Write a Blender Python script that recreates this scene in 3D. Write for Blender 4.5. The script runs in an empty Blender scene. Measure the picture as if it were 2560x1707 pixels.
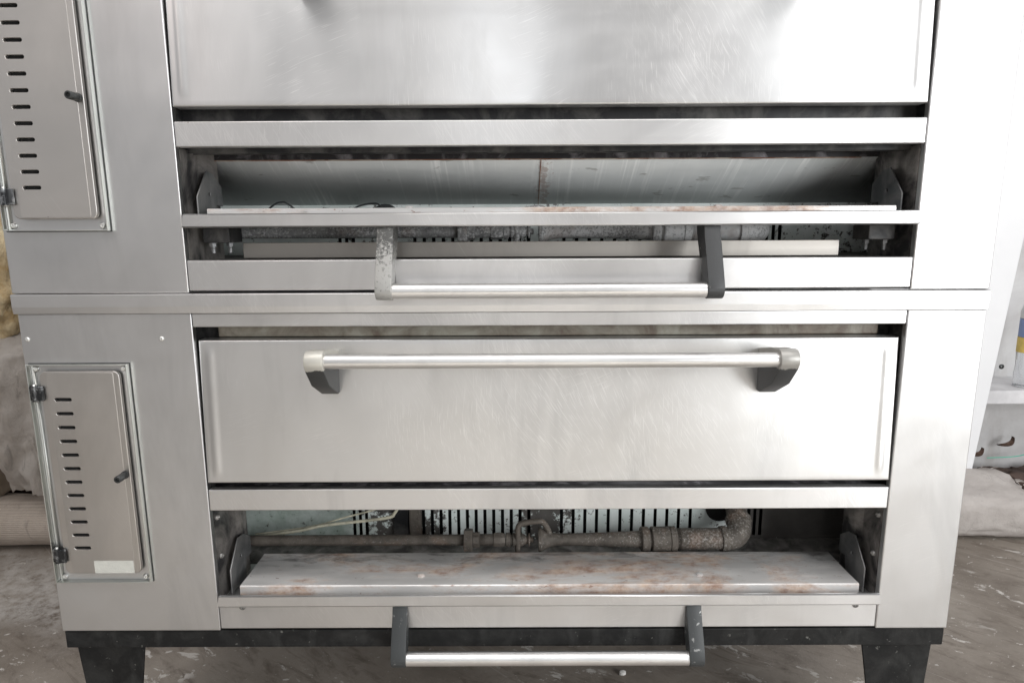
import bpy, bmesh, math, random
from mathutils import Vector, Matrix, noise as mnoise
random.seed(7)
SC = bpy.context.scene
COL = SC.collection
H = 1.30                      # height of the camera above the floor; part heights below are measured from the lens

# ------------------------------------------------------------------ camera
F_PX, PITCH, ROLL, YAW, DIST = 1600.0, 0.176876, -0.0052318, 0.0026305, 1.29853
cam_d = bpy.data.cameras.new('camera'); cam = bpy.data.objects.new('camera', cam_d); COL.objects.link(cam)
cam_d.sensor_width = 36.0; cam_d.lens = 36.0 * F_PX / 2560.0; cam_d.clip_start = 0.02; cam_d.clip_end = 200
def cam_axes():
    cp, sp = math.cos(PITCH), math.sin(PITCH)
    f, u, x = Vector((0, cp, -sp)), Vector((0, sp, cp)), Vector((1, 0, 0))
    Zr = Matrix.Rotation(YAW, 3, 'Z')
    f, u, x = Zr @ f, Zr @ u, Zr @ x
    return math.cos(ROLL)*x + math.sin(ROLL)*u, -math.sin(ROLL)*x + math.cos(ROLL)*u, f
cx, cu_, cf = cam_axes()
M = Matrix.Identity(4)
for i in range(3):
    M[i][0] = cx[i]; M[i][1] = cu_[i]; M[i][2] = -cf[i]
M[0][3], M[1][3], M[2][3] = 0, -DIST, H
cam.matrix_world = M
SC.camera = cam

# ------------------------------------------------------------------ light (a workshop lit by an open door, a window and a ceiling lamp, plus two added overhead fills)
w = bpy.data.worlds.new('World'); SC.world = w; w.use_nodes = True
bg = w.node_tree.nodes['Background']; bg.inputs[0].default_value = (0.498, 0.498, 0.504, 1); bg.inputs[1].default_value = 0.96
def area(name, loc, target, sx, sy, power, col):
    d = bpy.data.lights.new(name, 'AREA'); d.shape = 'RECTANGLE'; d.size = sx; d.size_y = sy; d.energy = power; d.color = col
    o = bpy.data.objects.new(name, d); COL.objects.link(o); o.location = loc
    o.rotation_euler = (Vector(target) - Vector(loc)).to_track_quat('-Z', 'Y').to_euler()
    return o
area('doorway_light', (3.20, -3.35, 1.75), (0.6, 0.0, 1.0), 1.9, 2.2, 122, (0.96, 0.985, 1.0))
area('window_light', (-0.15, -4.6, 2.75), (0.0, 0.0, 1.5), 0.30, 1.5, 7.6, (0.94, 0.97, 1.0))
area('ceiling_fill', (0.2, -1.05, 3.6), (0.2, -0.95, 0.0), 3.8, 1.6, 58, (1.0, 0.98, 0.965))  # added overhead fill, stands in for light bounced off the ceiling
area('ceiling_lamp', (-1.75, -1.20, 3.1), (0.0, 0.0, 0.8), 0.40, 0.40, 4.5, (1.0, 0.87, 0.82))
area('floor_fill', (0.2, -3.1, 3.6), (0.2, -3.1, 0.0), 3.2, 2.2, 205, (0.86, 0.94, 1.0)).data.spread = math.radians(75)  # unseen light added to brighten the floor the lower panels reflect
SC.view_settings.view_transform = 'Standard'; SC.view_settings.look = 'None'
SC.view_settings.exposure = 0.25; SC.view_settings.gamma = 1.0
SC.render.engine = 'CYCLES'
SC.cycles.use_denoising = True
SC.cycles.max_bounces = 6; SC.cycles.glossy_bounces = 4; SC.cycles.diffuse_bounces = 3
SC.cycles.sample_clamp_indirect = 4.0
w.cycles.sampling_method = 'NONE'

# ------------------------------------------------------------------ material helpers
class NT:
    def __init__(s, name):
        s.m = bpy.data.materials.new(name); s.m.use_nodes = True
        s.t = s.m.node_tree; s.n = s.t.nodes; s.l = s.t.links
        s.b = s.n['Principled BSDF']
        tc = s.n.new('ShaderNodeTexCoord'); oi = s.n.new('ShaderNodeObjectInfo')
        s.raw = tc.outputs['Object']
        mul = s.vm('MULTIPLY', oi.outputs['Random'], (37.1, 11.7, 23.3))
        s.P = s.vm('ADD', s.raw, mul)
    def link(s, a, inp):
        if isinstance(a, bpy.types.NodeSocket): s.l.new(a, inp)
        elif isinstance(a, (int, float)) and hasattr(inp.default_value, '__len__'): inp.default_value = (a,) * len(inp.default_value)
        else: inp.default_value = a
    def vm(s, op, a, b):
        n = s.n.new('ShaderNodeVectorMath'); n.operation = op; s.link(a, n.inputs[0]); s.link(b, n.inputs[1]); return n.outputs[0]
    def ma(s, op, a, b=0.0, clamp=False):
        n = s.n.new('ShaderNodeMath'); n.operation = op; n.use_clamp = clamp; s.link(a, n.inputs[0]); s.link(b, n.inputs[1]); return n.outputs[0]
    def mp(s, v, sc=(1, 1, 1), rot=(0, 0, 0), loc=(0, 0, 0)):
        r = s.n.new('ShaderNodeMapping'); s.l.new(v, r.inputs[0]); r.inputs['Rotation'].default_value = rot; r.inputs['Location'].default_value = loc
        return s.vm('MULTIPLY', r.outputs[0], sc)
    def noise(s, v, scale=5.0, detail=4.0, rough=0.55, dist=0.0):
        n = s.n.new('ShaderNodeTexNoise'); s.l.new(v, n.inputs['Vector']); n.inputs['Scale'].default_value = scale
        n.inputs['Detail'].default_value = detail; n.inputs['Roughness'].default_value = rough; n.inputs['Distortion'].default_value = dist
        return n.outputs['Fac']
    def vor(s, v, scale, feat='F1', out='Distance', rnd=1.0):
        n = s.n.new('ShaderNodeTexVoronoi'); n.feature = feat; s.l.new(v, n.inputs['Vector']); n.inputs['Scale'].default_value = scale
        n.inputs['Randomness'].default_value = rnd; return n.outputs[out]
    def mr(s, f, a, b, c=0.0, d=1.0):
        n = s.n.new('ShaderNodeMapRange'); s.link(f, n.inputs[0])
        for i, v in enumerate((a, b, c, d)): n.inputs[i + 1].default_value = v
        return n.outputs[0]
    def mix(s, f, a, b):
        n = s.n.new('ShaderNodeMix'); n.data_type = 'RGBA'; s.link(f, n.inputs[0])
        for v, i in ((a, 6), (b, 7)):
            if isinstance(v, tuple) and len(v) == 3: v = v + (1.0,)
            s.link(v, n.inputs[i])
        return n.outputs[2]
    def bump(s, h, strength, dist, nrm=None):
        n = s.n.new('ShaderNodeBump'); s.link(h, n.inputs['Height']); n.inputs['Strength'].default_value = strength; n.inputs['Distance'].default_value = dist
        if nrm is not None: s.l.new(nrm, n.inputs['Normal'])
        return n.outputs[0]
    def set(s, **k):
        for a, v in k.items():
            a = {'color': 'Base Color', 'rough': 'Roughness', 'metal': 'Metallic', 'normal': 'Normal', 'aniso': 'Anisotropic', 'arot': 'Anisotropic Rotation',
                 'spec': 'Specular IOR Level', 'trans': 'Transmission Weight', 'alpha': 'Alpha'}[a]
            if isinstance(v, tuple) and len(v) == 3: v = v + (1.0,)
            s.link(v, s.b.inputs[a])
        return s.m

def steel(name, col=(0.61, 0.607, 0.605), rough=0.34, scratch=0.5, aniso=0.55, wear=None, dents=1.0, vertical=False, stain=0.3):
    t = NT(name); P = t.P
    g = (1.6, 3, 150) if not vertical else (170, 3, 2.2)
    grain = t.noise(t.mp(P, g), 1.0, 2.0, 0.6)
    blot = t.noise(P, 3.2, 4.0, 0.6, 0.6)
    low = t.noise(t.mp(P, (1.4, 1.0, 2.2)), 2.1, 2.0, 0.4)
    # scratches: families of thin strokes at several angles, in patches
    sc = None
    wn = t.n.new('ShaderNodeTexNoise'); t.l.new(P, wn.inputs['Vector']); wn.inputs['Scale'].default_value = 4.2; wn.inputs['Detail'].default_value = 1.0
    msk0 = wn.outputs['Fac']
    PW = t.vm('ADD', P, t.vm('MULTIPLY', wn.outputs['Color'], (0.05, 0.0, 0.05)))
    fam = ((-1.02, 30, 820, .655), (0.35, 30, 760, .70), (-1.5, 34, 860, .68)) if scratch > 0.15 else ((-0.95, 14, 620, .71),)
    for k, (ang, fx, fz, th) in enumerate(fam):
        s = t.noise(t.mp(PW, (fx, 4, fz), (0, ang, 0), (k * 3.1, 0, k * 1.7)), 1.0, 0.0, 0.5, 0.0)
        s = t.mr(s, th, th + 0.06)
        msk = t.mr(msk0, (0.47, 0.44, 0.52)[k], (0.66, 0.30, 0.68)[k])
        if wear and k == 0:
            d = t.n.new('ShaderNodeVectorMath'); d.operation = 'DISTANCE'
            q = t.mp(t.raw, (1, 0, 1.7)); t.l.new(q, d.inputs[0]); d.inputs[1].default_value = (wear[0], 0, wear[1] * 1.7)
            msk = t.ma('MULTIPLY', t.mr(d.outputs['Value'], wear[2] * 0.25, wear[2], 1.0, 0.0), t.mr(blot, 0.36, 0.58))
        s = t.ma('MULTIPLY', s, msk)
        sc = s if sc is None else t.ma('MAXIMUM', sc, s)
    scr = t.ma('MULTIPLY', sc, scratch)
    c = t.mix(t.mr(blot, 0.3, 0.72), tuple(x * 0.93 for x in col), tuple(min(1, x * 1.06) for x in col))
    sp = t.mr(t.vor(t.vm('MULTIPLY', P, (1, 0, 1)), 13.0), 0.012, 0.026, 1.0, 0.0)
    sp = t.ma('MULTIPLY', sp, t.mr(blot, 0.5, 0.6))
    c = t.mix(t.ma('MULTIPLY', sp, stain * 1.6, True), c, (0.16, 0.12, 0.10))
    c = t.mix(t.ma('MULTIPLY', t.mr(blot, 0.60, 0.8), stain), c, tuple(x * 0.74 for x in col))
    gr = t.mr(t.noise(t.mp(P, (5.5, 4, 1.3)), 1.0, 5.0, 0.62, 0.6), 0.50, 0.72)
    c = t.mix(t.ma('MULTIPLY', gr, 0.55), c, tuple(x * 0.70 for x in col))
    c = t.mix(scr, c, (0.88, 0.88, 0.87))
    r = t.ma('ADD', t.mr(blot, 0.25, 0.75, max(rough - 0.04, 0.295) if rough > 0.27 else rough - 0.03, rough + (0.11 if rough > 0.27 else 0.02)), t.mr(grain, 0.3, 0.7, -0.008, 0.012 if not vertical else 0.05))
    r = t.ma('ADD', r, t.ma('ADD', t.ma('MULTIPLY', scr, 0.15), t.ma('MULTIPLY', gr, 0.07)))
    n3 = t.bump(low, 0.42 * dents, 0.010) if dents else None
    tg = t.n.new('ShaderNodeTangent'); tg.direction_type = 'UV_MAP'
    t.l.new(tg.outputs[0], t.b.inputs['Tangent'])
    if n3 is not None: t.set(normal=n3)
    return t.set(color=c, rough=r, metal=1.0, aniso=aniso, arot=0.25 if not vertical else 0.0)

def sooty(name, a, b, amt=(0.42, 0.62), rough=0.6, metal=0.3, scale=9.0, speck=None):
    t = NT(name); P = t.P
    n = t.noise(P, scale, 7.0, 0.65, 0.5); m = t.mr(n, amt[0], amt[1])
    c = t.mix(m, a, b)
    st = t.mr(t.noise(t.mp(P, (1, 1, .25)), 24.0, 4.0), 0.55, 0.75)
    c = t.mix(t.ma('MULTIPLY', st, 0.35), c, tuple(min(1, x * 1.7 + .02) for x in b))
    if speck:
        s = t.mr(t.noise(P, speck[1], 3.0, 0.7), speck[2], speck[2] + 0.06)
        c = t.mix(s, c, speck[0])
    r = t.mr(t.noise(P, 12.0, 4.0), 0.3, 0.7, rough - 0.14, rough + 0.14)
    return t.set(color=c, rough=r, metal=metal, normal=t.bump(t.noise(P, 160.0, 4.0, 0.6), 0.25, 0.0015))

def rusty(name):
    t = NT(name); P = t.P
    big = t.noise(t.mp(P, (2.2, 6.0, 6.0)), 1.5, 9.0, 0.70, 0.35)
    c = t.mix(t.mr(t.noise(t.mp(P, (1.5, 8, 8)), 2.0, 3.0, 0.5), 0.35, 0.65), (0.46, 0.45, 0.44), (0.70, 0.685, 0.67))
    ru = t.mix(t.mr(t.noise(P, 30.0, 5.0, 0.7), 0.38, 0.62), (0.25, 0.145, 0.10), (0.50, 0.375, 0.29))
    geo = t.n.new('ShaderNodeNewGeometry'); gs = t.n.new('ShaderNodeSeparateXYZ'); t.l.new(geo.outputs['True Normal'], gs.inputs[0])
    xx = t.n.new('ShaderNodeSeparateXYZ'); t.l.new(t.raw, xx.inputs[0])
    heat = t.mr(t.ma('ABSOLUTE', t.ma('SUBTRACT', xx.outputs[0], 0.25)), 0.10, 0.60, 0.045, -0.04)
    rm = t.mr(t.ma('ADD', t.ma('ADD', big, heat), t.mr(gs.outputs[1], -0.2, -0.8, 0.0, 0.07)), 0.49, 0.60)
    c = t.mix(t.ma('MULTIPLY', rm, t.mr(t.noise(t.mp(P, (24, 60, 60)), 1.0, 6.0, 0.72), 0.36, 0.56, 0.30, 0.92)), c, ru)
    y = t.n.new('ShaderNodeSeparateXYZ'); t.l.new(t.raw, y.inputs[0])
    so = t.ma('ADD', t.noise(t.mp(P, (4, 12, 10)), 2.6, 8.0, 0.72, 0.8), t.mr(y.outputs[1], 0.06, 0.16, -0.06, 0.10))
    c = t.mix(t.mr(so, 0.55, 0.72, 0, 0.8), c, (0.13, 0.122, 0.118))
    fl = t.mr(t.noise(t.mp(P, (40, 90, 90)), 1.0, 4.0, 0.65), 0.66, 0.70)
    c = t.mix(t.ma('MULTIPLY', fl, 0.7), c, (0.20, 0.10, 0.065))
    met = t.ma('SUBTRACT', 0.42, t.ma('MULTIPLY', rm, 0.40))
    r = t.mr(big, 0.4, 0.65, 0.34, 0.72)
    return t.set(color=c, rough=r, metal=met, normal=t.bump(big, 0.25, 0.003))

def iron(name, base=(0.066, 0.057, 0.048), light=(0.34, 0.32, 0.30), th=0.61, slope=0.05):
    t = NT(name); P = t.P
    x = t.n.new('ShaderNodeSeparateXYZ'); t.l.new(t.raw, x.inputs[0])
    n = t.noise(P, 190.0, 5.0, 0.72); big = t.noise(P, 14.0, 3.0)
    f = t.ma('ADD', n, t.mr(big, 0.3, 0.7, -0.08, 0.08)); f = t.ma('ADD', f, t.mr(x.outputs[0], -0.1, 0.45, -0.03, slope))
    m = t.mr(f, th - 0.03, th + 0.10)
    c = t.mix(t.mr(t.noise(P, 30.0, 5.0, 0.7), 0.35, 0.65), base, tuple(q * 2.0 for q in base))
    c = t.mix(m, c, light)
    c = t.mix(t.mr(big, 0.56, 0.70, 0, 0.45), c, (0.20, 0.125, 0.085))
    return t.set(color=c, rough=0.66, metal=0.25, normal=t.bump(n, 0.35, 0.002))

def worn_paint(name, paint, bare, th, scale=45.0, zed=None, soft=0.045):
    t = NT(name); P = t.P
    n = t.noise(P, scale, 6.0, 0.7, 0.3)
    if zed:      # paint rubbed off round the grip end
        z = t.n.new('ShaderNodeSeparateXYZ'); t.l.new(t.raw, z.inputs[0])
        g = t.mr(z.outputs[2], zed[0], zed[1], -zed[2], zed[2])
        n = t.ma('ADD', n, g)
    m = t.mr(n, th, th + soft)
    c = t.mix(m, paint, bare)
    r = t.mr(m, 0, 1, 0.5, 0.42)
    return t.set(color=c, rough=r, metal=t.mr(m, 0, 1, 0.0, 0.4), normal=t.bump(m, -0.3, 0.0008, t.bump(t.noise(P, 220.0, 2.0), 0.25, 0.001)))

def plain(name, col, rough=0.6, metal=0.0, var=0.15, scale=8.0, bump=0.2):
    t = NT(name); P = t.P
    c = t.mix(t.mr(t.noise(P, scale, 6.0, 0.6), 0.3, 0.7), tuple(x * (1 - var) for x in col), tuple(min(1, x * (1 + var)) for x in col))
    return t.set(color=c, rough=rough, metal=metal, normal=t.bump(t.noise(P, scale * 6, 4.0), bump, 0.003))

MT = {}
MT['steel'] = steel('brushed_steel', rough=0.35, scratch=0.10, stain=0.22)
MT['rail'] = steel('rail_steel', col=(0.63, 0.624, 0.62), rough=0.33, scratch=0.24, stain=0.35, dents=0.5)
MT['door'] = steel('door_steel', col=(0.625, 0.62, 0.612), rough=0.335, scratch=0.40, aniso=0.55, wear=(0.20, H - 0.37, 0.55), dents=1.0)
MT['door_up'] = steel('upper_door_steel', col=(0.635, 0.632, 0.63), rough=0.315, scratch=0.48, aniso=0.75, wear=(0.30, H + 0.30, 0.50), dents=1.3)
MT['rpanel'] = steel('right_panel_steel', rough=0.38, scratch=0.2, vertical=True, aniso=0.05)
MT['access'] = steel('access_door_steel', col=(0.555, 0.532, 0.508), rough=0.36, scratch=0.12, aniso=0.3, stain=0.5)
MT['flange'] = steel('flange_steel', col=(0.60, 0.61, 0.58), rough=0.34, scratch=0.1, aniso=0.2, dents=0.4)
MT['bar'] = steel('handle_steel', col=(0.70, 0.69, 0.68), rough=0.30, scratch=0.12, aniso=0.0, dents=0.0, stain=0.1)
MT['hood'] = None
MT['liner'] = sooty('sooty_liner', (0.06, 0.058, 0.06), (0.36, 0.335, 0.315), (0.44, 0.62), 0.42, 0.7, 8.0)
MT['dark'] = sooty('dark_frame', (0.018, 0.018, 0.019), (0.10, 0.095, 0.09), (0.46, 0.68), 0.55, 0.4, 12.0)
MT['lip'] = sooty('sooty_lip', (0.03, 0.028, 0.03), (0.20, 0.19, 0.20), (0.52, 0.66), 0.5, 0.5, 16.0)
MT['cheek'] = sooty('cheek_plate_metal', (0.13, 0.135, 0.14), (0.27, 0.265, 0.26), (0.38, 0.66), 0.42, 0.6, 10.0)
def wall_green(name, k):
    t = NT(name); P = t.P
    x = t.n.new('ShaderNodeSeparateXYZ'); t.l.new(t.raw, x.inputs[0])
    c = t.mix(t.mr(t.noise(P, 9.0, 6.0, 0.65), 0.35, 0.65), (0.68, 0.75, 0.72), (0.86, 0.90, 0.88))
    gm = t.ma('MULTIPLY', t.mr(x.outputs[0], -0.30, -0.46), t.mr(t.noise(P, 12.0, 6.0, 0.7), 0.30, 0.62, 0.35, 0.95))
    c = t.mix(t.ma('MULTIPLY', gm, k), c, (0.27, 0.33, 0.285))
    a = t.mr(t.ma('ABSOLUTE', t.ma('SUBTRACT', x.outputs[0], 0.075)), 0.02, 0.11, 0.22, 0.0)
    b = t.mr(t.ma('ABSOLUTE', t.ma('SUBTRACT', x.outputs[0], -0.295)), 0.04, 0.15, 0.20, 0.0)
    d = t.mr(x.outputs[0], 0.53, 0.66, 0.0, 0.30)  # right end darkened in the colour for the jamb's shadow
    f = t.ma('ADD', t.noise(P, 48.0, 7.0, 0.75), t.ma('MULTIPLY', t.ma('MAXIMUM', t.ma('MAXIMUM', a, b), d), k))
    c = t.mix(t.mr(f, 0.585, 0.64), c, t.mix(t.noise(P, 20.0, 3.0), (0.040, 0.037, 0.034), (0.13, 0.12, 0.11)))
    return t.set(color=c, rough=0.55, normal=t.bump(f, 0.2, 0.002))
MT['wall_green'] = wall_green('pale_enamel_soot_shade', 1.0); MT['wall_clean'] = wall_green('pale_enamel', 0.15)
MT['strip'] = sooty('dirty_enamel_strip', (0.30, 0.285, 0.235), (0.13, 0.10, 0.075), (0.40, 0.62), 0.5, 0.1, 11.0)
MT['comp_floor'] = sooty('dusty_floor_plate', (0.085, 0.08, 0.075), (0.27, 0.255, 0.24), (0.40, 0.66), 0.75, 0.0, 20.0)
MT['tray'] = steel('tray_steel', col=(0.40, 0.375, 0.345), rough=0.46, scratch=0.1, stain=1.0, aniso=0.2)
MT['deflector'] = rusty('rust_stained_plate')
MT['iron'] = iron('scaled_iron')
MT['iron_pale'] = iron('powdery_iron', (0.20, 0.20, 0.20), (0.66, 0.66, 0.66), 0.50, 0.16)
MT['black'] = sooty('black_painted_iron', (0.008, 0.008, 0.008), (0.026, 0.026, 0.025), (0.45, 0.72), 0.66, 0.0, 16.0, ((0.11, 0.108, 0.10), 55.0, 0.66))
MT['black'].node_tree.nodes['Principled BSDF'].inputs['Specular IOR Level'].default_value = 0.25
MT['bracket_up'] = worn_paint('worn_bracket_paint', (0.06, 0.06, 0.057), (0.34, 0.335, 0.32), 0.40, 150.0, (H - 0.02, H - 0.085, 0.12), 0.16)
MT['bracket_black'] = worn_paint('chipped_bracket_paint', (0.034, 0.035, 0.036), (0.45, 0.44, 0.42), 0.635, 60.0)
MT['bracket_grey'] = worn_paint('grey_bracket_paint', (0.032, 0.035, 0.036), (0.24, 0.24, 0.235), 0.615, 60.0)
MT['bracket_door'] = worn_paint('door_bracket_paint', (0.030, 0.031, 0.031), (0.50, 0.485, 0.44), 0.50, 16.0, (H - 0.286, H - 0.254, 0.42))
MT['bracket_door_up'] = worn_paint('upper_door_bracket_paint', (0.030, 0.031, 0.031), (0.72, 0.70, 0.65), 0.50, 16.0, (H + 0.474, H + 0.506, 0.42))
MT['bracket_dirty'] = worn_paint('dirty_bracket_paint', (0.040, 0.041, 0.043), (0.33, 0.32, 0.30), 0.50, 18.0, (H - 0.286, H - 0.254, 0.42))
MT['screw'] = steel('screw_metal', col=(0.7, 0.7, 0.68), rough=0.34, scratch=0.0, aniso=0.0, dents=0.0)
MT['bolt'] = sooty('dull_bolt', (0.16, 0.16, 0.155), (0.40, 0.39, 0.37), (0.42, 0.6), 0.45, 0.7, 60.0)
MT['hinge'] = sooty('greasy_hinge', (0.04, 0.042, 0.045), (0.30, 0.31, 0.32), (0.5, 0.62), 0.28, 0.8, 60.0)
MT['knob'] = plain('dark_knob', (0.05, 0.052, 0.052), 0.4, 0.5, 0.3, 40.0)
MT['void'] = plain('black_void', (0.008, 0.008, 0.008), 0.9)
MT['label'] = plain('faded_label', (0.50, 0.50, 0.46), 0.5, 0.0, 0.10, 60.0)
MT['cable_white'] = plain('grimy_cable', (0.42, 0.40, 0.31), 0.5, 0.0, 0.4, 40.0)
MT['cable_black'] = plain('black_cable', (0.03, 0.033, 0.035), 0.35, 0.0, 0.3, 40.0)
MT['rust_edge'] = sooty('rusty_edge', (0.22, 0.10, 0.06), (0.42, 0.36, 0.30), (0.42, 0.6), 0.7, 0.1, 14.0)

def hood_mat():
    t = NT('galvanised_hood'); P = t.P
    x = t.n.new('ShaderNodeSeparateXYZ'); t.l.new(t.raw, x.inputs[0])
    c = t.mix(t.mr(t.noise(P, 3.5, 5.0, 0.6), 0.35, 0.65), (0.47, 0.495, 0.495), (0.60, 0.62, 0.615))
    st = t.mr(t.noise(t.mp(P, (70, 2.5, 2.5)), 1.0, 4.0, 0.62, 0.2), 0.53, 0.70)
    st = t.ma('MULTIPLY', st, t.mr(t.noise(P, 5.0, 3.0), 0.38, 0.58))
    c = t.mix(t.ma('MULTIPLY', st, 0.8), c, (0.84, 0.85, 0.84))
    dk = t.mr(t.noise(t.mp(P, (14, 30, 60)), 1.0, 3.0, 0.6), 0.66, 0.70)
    c = t.mix(t.ma('MULTIPLY', dk, 0.45), c, (0.12, 0.11, 0.09))
    n = t.noise(t.mp(P, (1, 1, 1)), 75.0, 6.0, 0.7)
    ru = t.mr(t.ma('ADD', n, t.mr(t.ma('ABSOLUTE', t.ma('SUBTRACT', x.outputs[0], 0.072)), 0.0, 0.035, 0.16, -0.2)), 0.56, 0.64)
    c = t.mix(t.ma('MULTIPLY', ru, 0.5), c, (0.26, 0.15, 0.11))
    return t.set(color=c, rough=t.mr(t.noise(P, 8.0, 4.0), 0.3, 0.7, 0.45, 0.6), metal=0.05, normal=t.bump(t.noise(P, 3.0, 2.0), 0.25, 0.01))
MT['hood'] = hood_mat()

def floor_mat():
    t = NT('worn_concrete_floor'); P = t.raw
    base = t.mix(t.mr(t.noise(P, 1.7, 8.0, 0.65, 0.4), 0.34, 0.66), (0.168, 0.140, 0.114), (0.355, 0.312, 0.268))
    base = t.mix(t.mr(t.noise(t.mp(P, (2.0, 6.0, 1.0), (0, 0, 0.6)), 3.0, 8.0, 0.72, 1.0), 0.50, 0.68, 0, 0.75), base, (0.105, 0.080, 0.062))
    s1 = t.mr(t.noise(t.mp(P, (5.0, 10.0, 1), (0, 0, 0.45)), 1.7, 7.0, 0.70, 0.3), 0.590, 0.612)
    s1 = t.ma('MULTIPLY', s1, t.mr(t.noise(P, 3.0, 3.0), 0.45, 0.53))
    s2 = t.mr(t.noise(t.mp(P, (22.0, 48.0, 1), (0, 0, -0.4)), 1.0, 4.0, 0.6, 0.4), 0.675, 0.695)
    s3 = t.mr(t.noise(t.mp(P, (0.6, 60.0, 1), (0, 0, 0.75)), 1.0, 1.0, 0.5, 0.08), 0.735, 0.755)
    n = t.n.new('ShaderNodeVectorMath'); n.operation = 'DISTANCE'; t.l.new(t.mp(P, (1, 2.2, 0)), n.inputs[0]); n.inputs[1].default_value = (-2.0, 1.72, 0)
    zone = t.mr(t.ma('ADD', n.outputs['Value'], t.mr(t.noise(P, 3.0, 6.0, 0.7), 0.3, 0.7, -0.45, 0.45)), 0.35, 0.75, 0.8, 0.0)
    sp = t.ma('MAXIMUM', t.ma('MAXIMUM', s1, s2), t.ma('MULTIPLY', s3, 0.25))
    c = t.mix(t.ma('MULTIPLY', zone, t.mr(t.noise(P, 24.0, 6.0, 0.75), 0.38, 0.58)), base, (0.52, 0.49, 0.46))
    c = t.mix(t.ma('MULTIPLY', sp, 0.9), c, t.mix(t.noise(P, 40.0, 3.0), (0.48, 0.44, 0.40), (0.74, 0.71, 0.67)))
    c = t.mix(t.mr(t.noise(P, 120.0, 2.0), 0.69, 0.73, 0, 0.6), c, (0.50, 0.47, 0.43))
    r = t.mr(t.noise(P, 5.0, 6.0), 0.3, 0.7, 0.42, 0.72)
    return t.set(color=c, rough=r, normal=t.bump(t.noise(P, 55.0, 6.0, 0.7), 0.45, 0.005))
MT['floor'] = floor_mat()

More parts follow.
